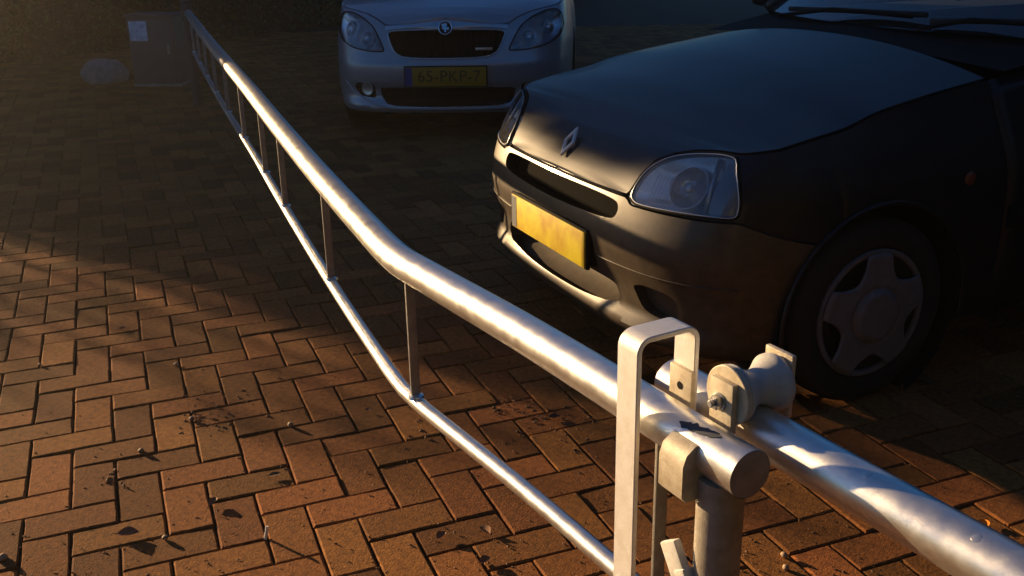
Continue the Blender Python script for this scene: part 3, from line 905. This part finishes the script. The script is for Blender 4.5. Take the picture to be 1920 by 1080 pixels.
make_text('65-PKP-7', .102, 'ink', spl, Vector((px0[0], .022, px0[2])), PLATE_ROT)
mk('plate_holder', *box(SK.S(0, .413, .006), (0, 1, 0), (0, 0, 1), (1, 0, 0), .268, .067, .008, .002), 'black', skoda, True, 30)
mk('intake_backing', *patch(SK, grow(si_p, .1, .01), -.06), 'black', skoda)
for q in (.25, .278, .306): mk('intake_bar', *tube([SK.S(s, q, -.035) for s in np.linspace(-1.85, 1.85, 30)], .004, 6), 'black', skoda)
mk('lip_strip', *tube([SK.S(s, float(np.interp(abs(s), [0, 1.5, 2.2, 3.2, 3.7], [.203, .206, .225, .30, .37])), .003) for s in np.linspace(-3.7, 3.7, 80)], .006, 8), 'silver', nose)
for sg in (1, -1):
    P = [(sg * a, b) for a, b in sl_p]
    h = mk('headlight', *patch(SK, P, .003, 8), 'lens', skoda)
    mk('reflector', *patch(SK, grow(P, -.02, -.002), lambda r: -.012 - .05 * (1 - r * r), 10), 'reflector', h)
    for (s_, z_, rr) in ((2.45, .645, .042), (3.35, .70, .05)):
        c0 = SK.S(sg * s_, z_, -.045); ax_ = SK.S(sg * s_, z_, .0) - c0; ax_ /= np.linalg.norm(ax_)
        mk('lamp_bowl', *lathe(c0, ax_, [(.0, .012), (.004, .02), (.012, rr * .7), (.030, rr), (.032, rr * 1.05), (.028, rr * 1.08)], 28), 'chrome', h)
    mk('bezel', *edge_loop(SK, grow(P, .014, .0014), .001, .0045), 'black', h)
    Q = [(sg * a, b) for a, b in grow(sf_p, -.05, -.006)]
    mk('fog_recess', *patch(SK, Q, -.022), 'black', skoda)
    c0 = SK.S(sg * 2.55, .318, -.02); ax_ = SK.S(sg * 2.55, .318, .0) - c0; ax_ /= np.linalg.norm(ax_)
    fl = mk('fog_light', *lathe(c0, ax_, [(0, .046), (.008, .046), (.011, .042), (.008, .036), (.006, .01)], 28), 'satin', skoda)
    sq = mk('side_panel', *solid(SK, [sg * s for s in np.linspace(5.915, 12.99, 70)], lambda s: .2, lambda s: SK.top(s) - .004, 14, 0, .02), 'silver', skoda)
    boolean(sq, [mk('c', *lathe((-.80, sg * .5, .30), (0, sg * 1.0, 0), [(0, .335), (.6, .335)], 48), 'black', None, False),
                 mk('c', *lathe((-3.26, sg * .5, .30), (0, sg * 1.0, 0), [(0, .335), (.6, .335)], 48), 'black', None, False)])
    make_wheel(skoda, -.80, sg * .80, .30, 'hub', False)
    make_wheel(skoda, -3.26, sg * .795, .30, 'hub', False)
    V, Fc = lathe((-.80, sg * .52, .30), (0, sg * 1.0, 0), [(0, .337), (.27, .337)], 40)
    mk('wheel_liner', V, Fc[:-2], 'black', skoda)
    mk('door_mirror', *box((-1.35, sg * .95, 1.02), (1, 0, 0), (0, 1, 0), (0, 0, 1), .06, .09, .07, .035), 'silver', skoda)
make_hood(SK, 7.3, 'bonnet', 'silver', skoda)
greenhouse(skoda, 'silver', -1.12, -1.75, -3.3, -3.85, .97, 1.44, .72, .58)
V = [SK.P(s, .2) * np.array([1, .98, 1]) for s in list(np.linspace(-12.9, 12.9, 80))]
mk('underbody', V, [tuple(range(80))], 'black', skoda, False)
mk('radiator', *patch(SK, shrink_rect(-4.5, 4.5, .2, .75, 10), -.13), 'black', skoda)

# ------------------------------------------------------------------ cabinet, stone
cab = thing('utility_cabinet', (-3.17, 9.12, 0), 'low grey utility cabinet with pale sticker at upper left', 'cabinet', math.radians(-4))
def cbx(name, c, h, m, parent, bev=.006): return mk(name, *box(c, (1, 0, 0), (0, 1, 0), (0, 0, 1), *h, bev), m, parent, True, 30)
cbx('body', (0, .12, .305), (.212, .13, .305), 'cabinet', cab)
cbx('lid', (0, .12, .622), (.228, .15, .012), 'cabinet', cab, .004)
dr = cbx('door', (.0, -.016, .305), (.194, .006, .275), 'cabinet', cab, .003)
cbx('handle', (.15, -.028, .33), (.010, .008, .04), 'galv_old', dr, .003)
cbx('sticker', (-.108, -.0235, .49), (.08, .0012, .085), 'sticker', cab, .0005)
cbx('plinth', (0, .12, .012), (.22, .14, .012), 'stone', cab, .003)

def rock(name, loc, size, seed, label, m='stone', sub=3):
    r = random.Random(seed)
    bm = bmesh.new()
    bmesh.ops.create_icosphere(bm, subdivisions=sub, radius=1)
    ph = [r.uniform(0, 6) for _ in range(6)]
    for v in bm.verts:
        c = v.co
        k = 1 + .14 * math.sin(3.1 * c.x + ph[0]) * math.cos(2.7 * c.y + ph[1]) + .08 * math.sin(6 * c.z + 5 * c.x + ph[2])
        q = Vector((max(-.82, min(.82, c.x * k)), max(-.8, min(.8, c.y * k)), max(-.5, min(.72, c.z * k))))
        v.co = Vector((q.x * size[0] * (1 - .22 * max(0, q.z)), q.y * size[1], (q.z + .5) * size[2]))
    me = bpy.data.meshes.new(name); bm.to_mesh(me); bm.free()
    me.materials.append(M[m])
    me.polygons.foreach_set('use_smooth', [True] * len(me.polygons))
    o = link(bpy.data.objects.new(name, me)); o.location = loc
    return tag(o, label, 'stone')
rock('stone_block', (-3.80, 9.5, -.01), (.24, .2, .17), 5, 'pale squat stone block on the ground left of the cabinet')

# ------------------------------------------------------------------ hedge behind the parking place
PERP = Vector((SUN_AZ.y, -SUN_AZ.x, 0))                      # along the hedge
def hpt(p, t, z): v = PERP * p + SUN_AZ * t; return (v.x, v.y, z)
def hedge_h(p): return float(np.interp(p, [2.2, 2.27, 2.6, 2.74, 2.9, 3.4, 3.8, 18], [1.55, 1.70, 1.67, 1.62, 1.95, 2.1, 2.6, 2.7]))
T0, T1 = 11.0, 12.1
hedge = thing('hedge', hpt(6, 11.5, 0), 'tall dark hedge closing off the parking place behind the cabinet', 'hedge')
hl = Vector(hedge.location)
V, Fc = [], []
ps = np.linspace(2.35, 17.6, 90)
for p in ps:
    h = hedge_h(p) - .06
    for (t, z) in ((T0 + .14, 0), (T0 + .12, h * .5), (T0 + .16, h * .93), (T0 + .35, h), (T1 - .35, h), (T1 - .16, h * .93), (T1 - .12, h * .5), (T1 - .14, 0)):
        j = random.uniform(-.03, .03)
        V.append(Vector(hpt(p, t + j, z + (j if z else 0))) - hl)
for i in range(len(ps) - 1):
    for j in range(7): Fc.append((i * 8 + j, i * 8 + j + 1, i * 8 + 9 + j, i * 8 + 8 + j))
Fc += [tuple(range(8)), tuple((len(ps) - 1) * 8 + j for j in range(8))]
mk('twigs', V, Fc, 'twig', hedge, True, 60)
N = 60000
V = np.zeros((N * 4, 3)); 
pp = 2.2 + 15.5 * rng.random(N)
side = rng.random(N)
hh = np.array([hedge_h(p) for p in pp])
tt_ = np.where(side < .62, T0 + rng.normal(.07, .06, N), np.where(side < .8, rng.uniform(T0, T1, N), T1 - rng.normal(.07, .06, N)))
zz = np.where((side >= .62) & (side < .8), hh + rng.normal(-.05, .05, N), rng.random(N) * hh)
endm = rng.random(N) < .04
pp = np.where(endm, 2.22 + rng.normal(0, .05, N), pp); tt_ = np.where(endm, rng.uniform(T0, T1, N), tt_); zz = np.where(endm, rng.random(N) * 1.55, zz)
ctr = np.outer(pp, np.array(PERP)) + np.outer(tt_, np.array(SUN_AZ)); ctr[:, 2] = np.maximum(zz, .02)
d1 = rng.normal(size=(N, 3)); d1 /= np.linalg.norm(d1, axis=1)[:, None]
d2 = np.cross(d1, rng.normal(size=(N, 3))); d2 /= np.linalg.norm(d2, axis=1)[:, None]
ln = rng.uniform(.022, .042, N)[:, None]; wd = ln * rng.uniform(.4, .6, N)[:, None]
V[0::4] = ctr - d1 * ln; V[1::4] = ctr + d2 * wd; V[2::4] = ctr + d1 * ln; V[3::4] = ctr - d2 * wd
V -= np.array(hl)
me = bpy.data.meshes.new('foliage')
me.from_pydata(V.tolist(), [], [(4 * i, 4 * i + 1, 4 * i + 2, 4 * i + 3) for i in range(N)])
me.materials.append(M['leaf'])
fo = link(bpy.data.objects.new('foliage', me), hedge); fo['kind'] = 'stuff'

def dimming_shrub(n_leaf, seed):  # out-of-view leaves added to dim the sunlit paving towards the right
    g = np.random.default_rng(seed)
    o = thing('shrub', hpt(1.7, 11.3, 0), 'loose low shrub at the open end of the tall hedge', 'shrub')
    c0 = np.array(hpt(1.7, 11.3, 0)); N = n_leaf
    p = 2.45 - 1.75 * g.random(N)**1.9; t = g.uniform(10.7, 11.8, N); z = .02 + g.random(N) * (1.0 + .62 * np.clip((p - .7) / 1.2, 0, 1))
    C = np.outer(p, np.array(PERP)) + np.outer(t, np.array(SUN_AZ)); C[:, 2] = z
    d1 = g.normal(size=(N, 3)); d1 /= np.linalg.norm(d1, axis=1)[:, None]
    d2 = np.cross(d1, g.normal(size=(N, 3))); d2 /= np.linalg.norm(d2, axis=1)[:, None]
    ln = g.uniform(.022, .04, N)[:, None]; wd = ln * .5
    V = np.zeros((N * 4, 3)); V[0::4] = C - d1 * ln; V[1::4] = C + d2 * wd; V[2::4] = C + d1 * ln; V[3::4] = C - d2 * wd
    V -= c0
    me = bpy.data.meshes.new('foliage')
    me.from_pydata(V.tolist(), [], [(4 * i, 4 * i + 1, 4 * i + 2, 4 * i + 3) for i in range(N)])
    me.materials.append(M['leaf'])
    f = link(bpy.data.objects.new('foliage', me), o); f['kind'] = 'stuff'
    for k in range(22):
        pk = 2.4 - 1.6 * g.random()**1.7; tk = g.uniform(10.8, 11.7); hgt = .9 + .5 * min(1, (pk - .7) / 1.2)
        a = np.array(hpt(pk, tk, 0)) - c0; b = np.array(hpt(pk + g.uniform(-.2, .2), tk + g.uniform(-.2, .2), hgt)) - c0
        mk('stem', *tube([a, (a + b) / 2 + g.normal(0, .03, 3), b], [.012, .009, .004], 6), 'twig', o)
dimming_shrub(4600, 31)
def sky_block_hedge(a, b, w, h, label, n_leaf, seed):  # unseen hedges added to block sky light from behind and right
    g = np.random.default_rng(seed)
    a, b = np.array([*a, 0.]), np.array([*b, 0.])
    d = b - a; Ln = np.linalg.norm(d); d /= Ln; s = np.array([-d[1], d[0], 0])
    o = thing('hedge', tuple((a + b) / 2), label, 'hedge')
    c0 = (a + b) / 2
    V, Fc = [], []
    for i, f in enumerate(np.linspace(.1, Ln - .1, 24)):
        for (q, z) in ((-w + .1, 0), (-w + .08, h * .5), (-w + .2, h - .1), (w - .2, h - .1), (w - .08, h * .5), (w - .1, 0)):
            V.append(a + d * f + s * (q + g.uniform(-.04, .04)) + UZ * (z + (g.uniform(-.05, .05) if z else 0)) - c0)
    for i in range(23):
        for j in range(5): Fc.append((i * 6 + j, i * 6 + j + 1, i * 6 + 7 + j, i * 6 + 6 + j))
    Fc += [tuple(range(6)), tuple(23 * 6 + j for j in range(6))]
    mk('twigs', V, Fc, 'twig', o, True, 60)
    N = n_leaf
    sd = g.random(N); al = g.random(N) * Ln; q = np.where(sd < .45, -w + g.normal(.04, .05, N), np.where(sd < .9, w - g.normal(.04, .05, N), g.uniform(-w, w, N)))
    z = np.where(sd < .9, g.random(N) * h, h + g.normal(-.06, .05, N))
    C = a + np.outer(al, d) + np.outer(q, s); C[:, 2] = np.maximum(z, .03)
    d1 = g.normal(size=(N, 3)); d1 /= np.linalg.norm(d1, axis=1)[:, None]
    d2 = np.cross(d1, g.normal(size=(N, 3))); d2 /= np.linalg.norm(d2, axis=1)[:, None]
    ln = g.uniform(.05, .09, N)[:, None]; wd = ln * .55
    V = np.zeros((N * 4, 3)); V[0::4] = C - d1 * ln; V[1::4] = C + d2 * wd; V[2::4] = C + d1 * ln; V[3::4] = C - d2 * wd
    V -= c0
    me = bpy.data.meshes.new('foliage')
    me.from_pydata(V.tolist(), [], [(4 * i, 4 * i + 1, 4 * i + 2, 4 * i + 3) for i in range(N)])
    me.materials.append(M['leaf'])
    f = link(bpy.data.objects.new('foliage', me), o); f['kind'] = 'stuff'
sky_block_hedge((-3.0, -2.8), (7.4, -2.8), .6, 4.6, 'tall conifer hedge behind the viewer', 14000, 21)
sky_block_hedge((6.7, -2.1), (6.7, 9.5), .6, 4.2, 'tall hedge along the right side of the parking place', 14000, 22)

# ------------------------------------------------------------------ unseen trees added behind the hedge to shade the cars
def tree(p, t, zlow, rad, hgt, seed, label):
    g = np.random.default_rng(seed)
    o = thing('broadleaf_tree', hpt(p, t, 0), label, 'tree', group='trees behind the hedge')
    tr = [(0, 0, 0), (.05, .02, zlow * .5), (0, .06, zlow + .4), (.1, 0, zlow + hgt * .7)]
    mk('trunk', *tube(tr, [.2, .16, .13, .04], 12), 'twig', o)
    N = 24000
    u = g.normal(size=(N, 3)); u /= np.linalg.norm(u, axis=1)[:, None]
    f = g.random(N)**.28
    lump = 1 + .16 * np.sin(5 * u[:, 0] + seed) * np.cos(4 * u[:, 1] + 2 * seed) + .1 * np.sin(9 * u[:, 2] + 3 * u[:, 0])
    C = u * (f * lump)[:, None] * np.array([rad, rad, hgt * .62]) + np.array([0, 0, zlow + hgt * .38])
    lo = C[:, 2] < zlow
    C[:, 2] = np.where(lo, zlow + np.abs(g.normal(.0, .10, N)), C[:, 2])
    d1 = g.normal(size=(N, 3)); d1 /= np.linalg.norm(d1, axis=1)[:, None]
    d2 = np.cross(d1, g.normal(size=(N, 3))); d2 /= np.linalg.norm(d2, axis=1)[:, None]
    ln = g.uniform(.06, .12, N)[:, None]; wd = ln * .55
    V = np.zeros((N * 4, 3)); V[0::4] = C - d1 * ln; V[1::4] = C + d2 * wd; V[2::4] = C + d1 * ln; V[3::4] = C - d2 * wd
    me = bpy.data.meshes.new('crown')
    me.from_pydata(V.tolist(), [], [(4 * i, 4 * i + 1, 4 * i + 2, 4 * i + 3) for i in range(N)])
    me.materials.append(M['leaf'])
    link(bpy.data.objects.new('crown', me), o)
    for k in range(7):
        a = k * 2.4 + seed; e = np.array([math.cos(a) * rad * .6, math.sin(a) * rad * .6, zlow + hgt * (.3 + .07 * k)])
        mk('limb', *tube([(0, .05, zlow + .2 + .1 * k), e * np.array([.5, .5, 1]) + np.array([0, 0, -.1]), e], [.06, .04, .015], 8), 'twig', o)
for (p, t, zl, rd, hg, sd) in ((4.0, 12.9, 2.30, 2.1, 4.2, 1), (7.2, 13.6, 2.6, 2.2, 4.6, 2), (11.0, 13.6, 2.6, 2.4, 4.8, 3)):
    tree(p, t, zl, rd, hg, sd, {1: 'tree with raised crown nearest the open end of the hedge', 2: 'middle tree rising behind the hedge', 3: 'tree behind the hedge furthest from its open end'}[sd])

# ------------------------------------------------------------------ litter on the bricks
def unproj(px, py, z=0.0):
    d = fw0 + r1 * ((px - 960) / F_PX) - u1 * ((py - 540) / F_PX)
    k = (z - CAM_H) / d.z
    return Vector((d.x * k, d.y * k, z))
def pebble(px, py, r, label, m='pebble', cat='pebble', group=None, name='pebble'):
    p = unproj(px, py)
    bm = bmesh.new(); bmesh.ops.create_icosphere(bm, subdivisions=2, radius=r)
    a = random.uniform(.75, 1.25); b = random.uniform(.65, .95)
    for v in bm.verts:
        k = 1 + random.uniform(-.12, .12)
        v.co = Vector((v.co.x * a * k, v.co.y * k, v.co.z * b * k))
    me = bpy.data.meshes.new(name); bm.to_mesh(me); bm.free(); me.materials.append(M[m])
    me.polygons.foreach_set('use_smooth', [True] * len(me.polygons))
    o = link(bpy.data.objects.new(name, me)); o.location = (p.x, p.y, r * b * .8); o.rotation_euler.z = random.uniform(0, 6)
    return tag(o, label, cat, group)
def dead_leaf(px, py, L, label, curl=.5, m='dead_leaf', rz=None, group=None):
    p = unproj(px, py); n = 7; V, Fc = [], []
    for i in range(n):
        f = i / (n - 1); w = L * .34 * math.sin(math.pi * (f * .92 + .05))**.8
        for j, u in enumerate((-1, -.5, 0, .5, 1)):
            V.append(((f - .5) * L, u * w, .003 + curl * L * (.30 * u * u * math.sin(math.pi * f) + .35 * (f - .45)**2) + random.uniform(0, .0015)))
    for i in range(n - 1):
        for j in range(4): Fc.append((i * 5 + j, i * 5 + j + 1, i * 5 + 6 + j, i * 5 + 5 + j))
    st = tube([(-.5 * L, 0, .004 + curl * L * .08), (-.68 * L, .02 * L, .008 + curl * L * .05), (-.82 * L, -.01 * L, .004)], .0009, 5)
    o = mk('dead_leaf', V, Fc, m)
    mk('stalk', *st, m, o)
    o.location = (p.x, p.y, .001); o.rotation_euler.z = random.uniform(0, 6.28) if rz is None else rz
    return tag(o, label, 'leaf', group)

pebble(265, 848, .0085, 'round pale pebble at middle left, beside a dark crumb pile')
pebble(545, 800, .0095, 'tan pebble nearest the foot of the middle baluster, on the open paving')
pebble(310, 1011, .007, 'small pebble right of the curled brown leaf at lower left')
pebble(5, 1050, .011, 'pale stone chip cut by the left edge of the picture near the bottom')
pebble(330, 685, .008, 'pale pebble on the far left paving among the small bricks')
pebble(75, 686, .006, 'tiny pebble furthest left on the dim paving')
pebble(360, 788, .008, 'pebble in the reddish leaf crumbs left of centre')
pebble(1470, 1045, .0085, 'reddish pebble between the post and the lower right tube')
pebble(1473, 1068, .0075, 'smaller reddish pebble just below another right of the post')
dead_leaf(240, 1005, .05, 'dark curled dead leaf largest on the paving at lower left', .7, rz=.1)
dead_leaf(515, 893, .032, 'dark flat leaf scrap on a brick left of the lower rail', .25, rz=.4)
dead_leaf(828, 1008, .03, 'dark upright leaf scrap beside the lower rail near the bottom', .9, rz=1.0)
dead_leaf(910, 998, .034, 'curled leaf below the lower rail at bottom centre', .8, rz=2.2)
dead_leaf(910, 1055, .03, 'small pale leaf curl at the very bottom centre', .9, rz=.7)
dead_leaf(230, 618, .03, 'small dark leaf on the dim paving at left', .5, rz=.9)
dead_leaf(400, 945, .034, 'dark crumpled leaf in a joint at lower centre left', .9, rz=1.4)
dead_leaf(1040, 785, .036, 'brown leaf lying between the boom and the lower rail', .6, rz=.2)
dead_leaf(690, 772, .022, 'tiny leaf on a brick just left of the middle baluster foot', .7, rz=2.6)
dead_leaf(1700, 722, .045, 'bright orange leaf on the ground beside the front wheel', .5, 'orange_leaf', rz=.8)
dead_leaf(1730, 715, .06, 'faded brown leaf touching the orange leaf by the wheel', .5, rz=2.0)
dead_leaf(1845, 985, .034, 'orange leaf scrap on the bricks near the right edge', .5, 'orange_leaf', rz=1.2)
dead_leaf(1492, 735, .06, 'yellowed leaf at the edge of the car shadow behind the roller', .3, rz=2.4)
p = unproj(497, 1008)
ct = link(bpy.data.objects.new('cigarette_butt', bpy.data.meshes.new('cigarette_butt')))
bpy.data.objects.remove(ct)
V, Fc = tube([(p.x, p.y, -.004), (p.x + .004, p.y + .003, .012), (p.x + .006, p.y + .006, .026)], .0038, 12)
tag(mk('cigarette_butt', V, Fc, 'butt', None, True, 40), 'white cigarette butt stuck upright in a joint at bottom left', 'cigarette butt')

# crumbs of leaf and grit lying everywhere: uncountable
r = random.Random(11)
V, Fc = [], []
def crumb(x, y, s):
    k = len(V); a = r.uniform(0, 6.28); b = r.uniform(.3, .8)
    ca, sa = math.cos(a) * s, math.sin(a) * s; h = s * r.uniform(.25, .9)
    V.extend([(x + ca, y + sa, .0005), (x - sa * b, y + ca * b, h * .6), (x - ca, y - sa, .0005), (x + sa * b, y - ca * b, .0005), (x, y, h)])
    Fc.extend([(k, k + 1, k + 4), (k + 1, k + 2, k + 4), (k + 2, k + 3, k + 4), (k + 3, k, k + 4)])
for q in range(2000):
    p = unproj(r.uniform(-40, 1960), 1100 - 620 * r.random()**1.5)
    crumb(p.x, p.y, r.choice([.001, .0015, .002, .0025, .0035, .005]))
for (cx, cy, n_, sp_) in ((430, 755, 60, 55), (380, 790, 45, 25), (955, 765, 60, 30), (1010, 780, 40, 40), (200, 900, 25, 20), (700, 590, 25, 60), (880, 560, 30, 60), (1060, 800, 40, 50), (810, 800, 30, 25)):
    for q in range(n_):
        p = unproj(r.gauss(cx, sp_), r.gauss(cy, sp_ * .45)); crumb(p.x, p.y, r.choice([.002, .003, .004, .006, .008]))
cr = mk('leaf_crumbs', V, Fc, 'dead_leaf_joined', None, False)
tag(cr, 'brown crumbs of leaf and grit scattered over the brick paving', 'leaf litter', kind='stuff')


# ------------------------------------------------------------------ added stand-in for lens glare: haze
hz = mk('haze', *box((-1.5, 6.5, 4.5), (1, 0, 0), (0, 1, 0), (0, 0, 1), 16, 13, 5.9), 'haze_air', None, False)
hz['kind'] = 'stuff'
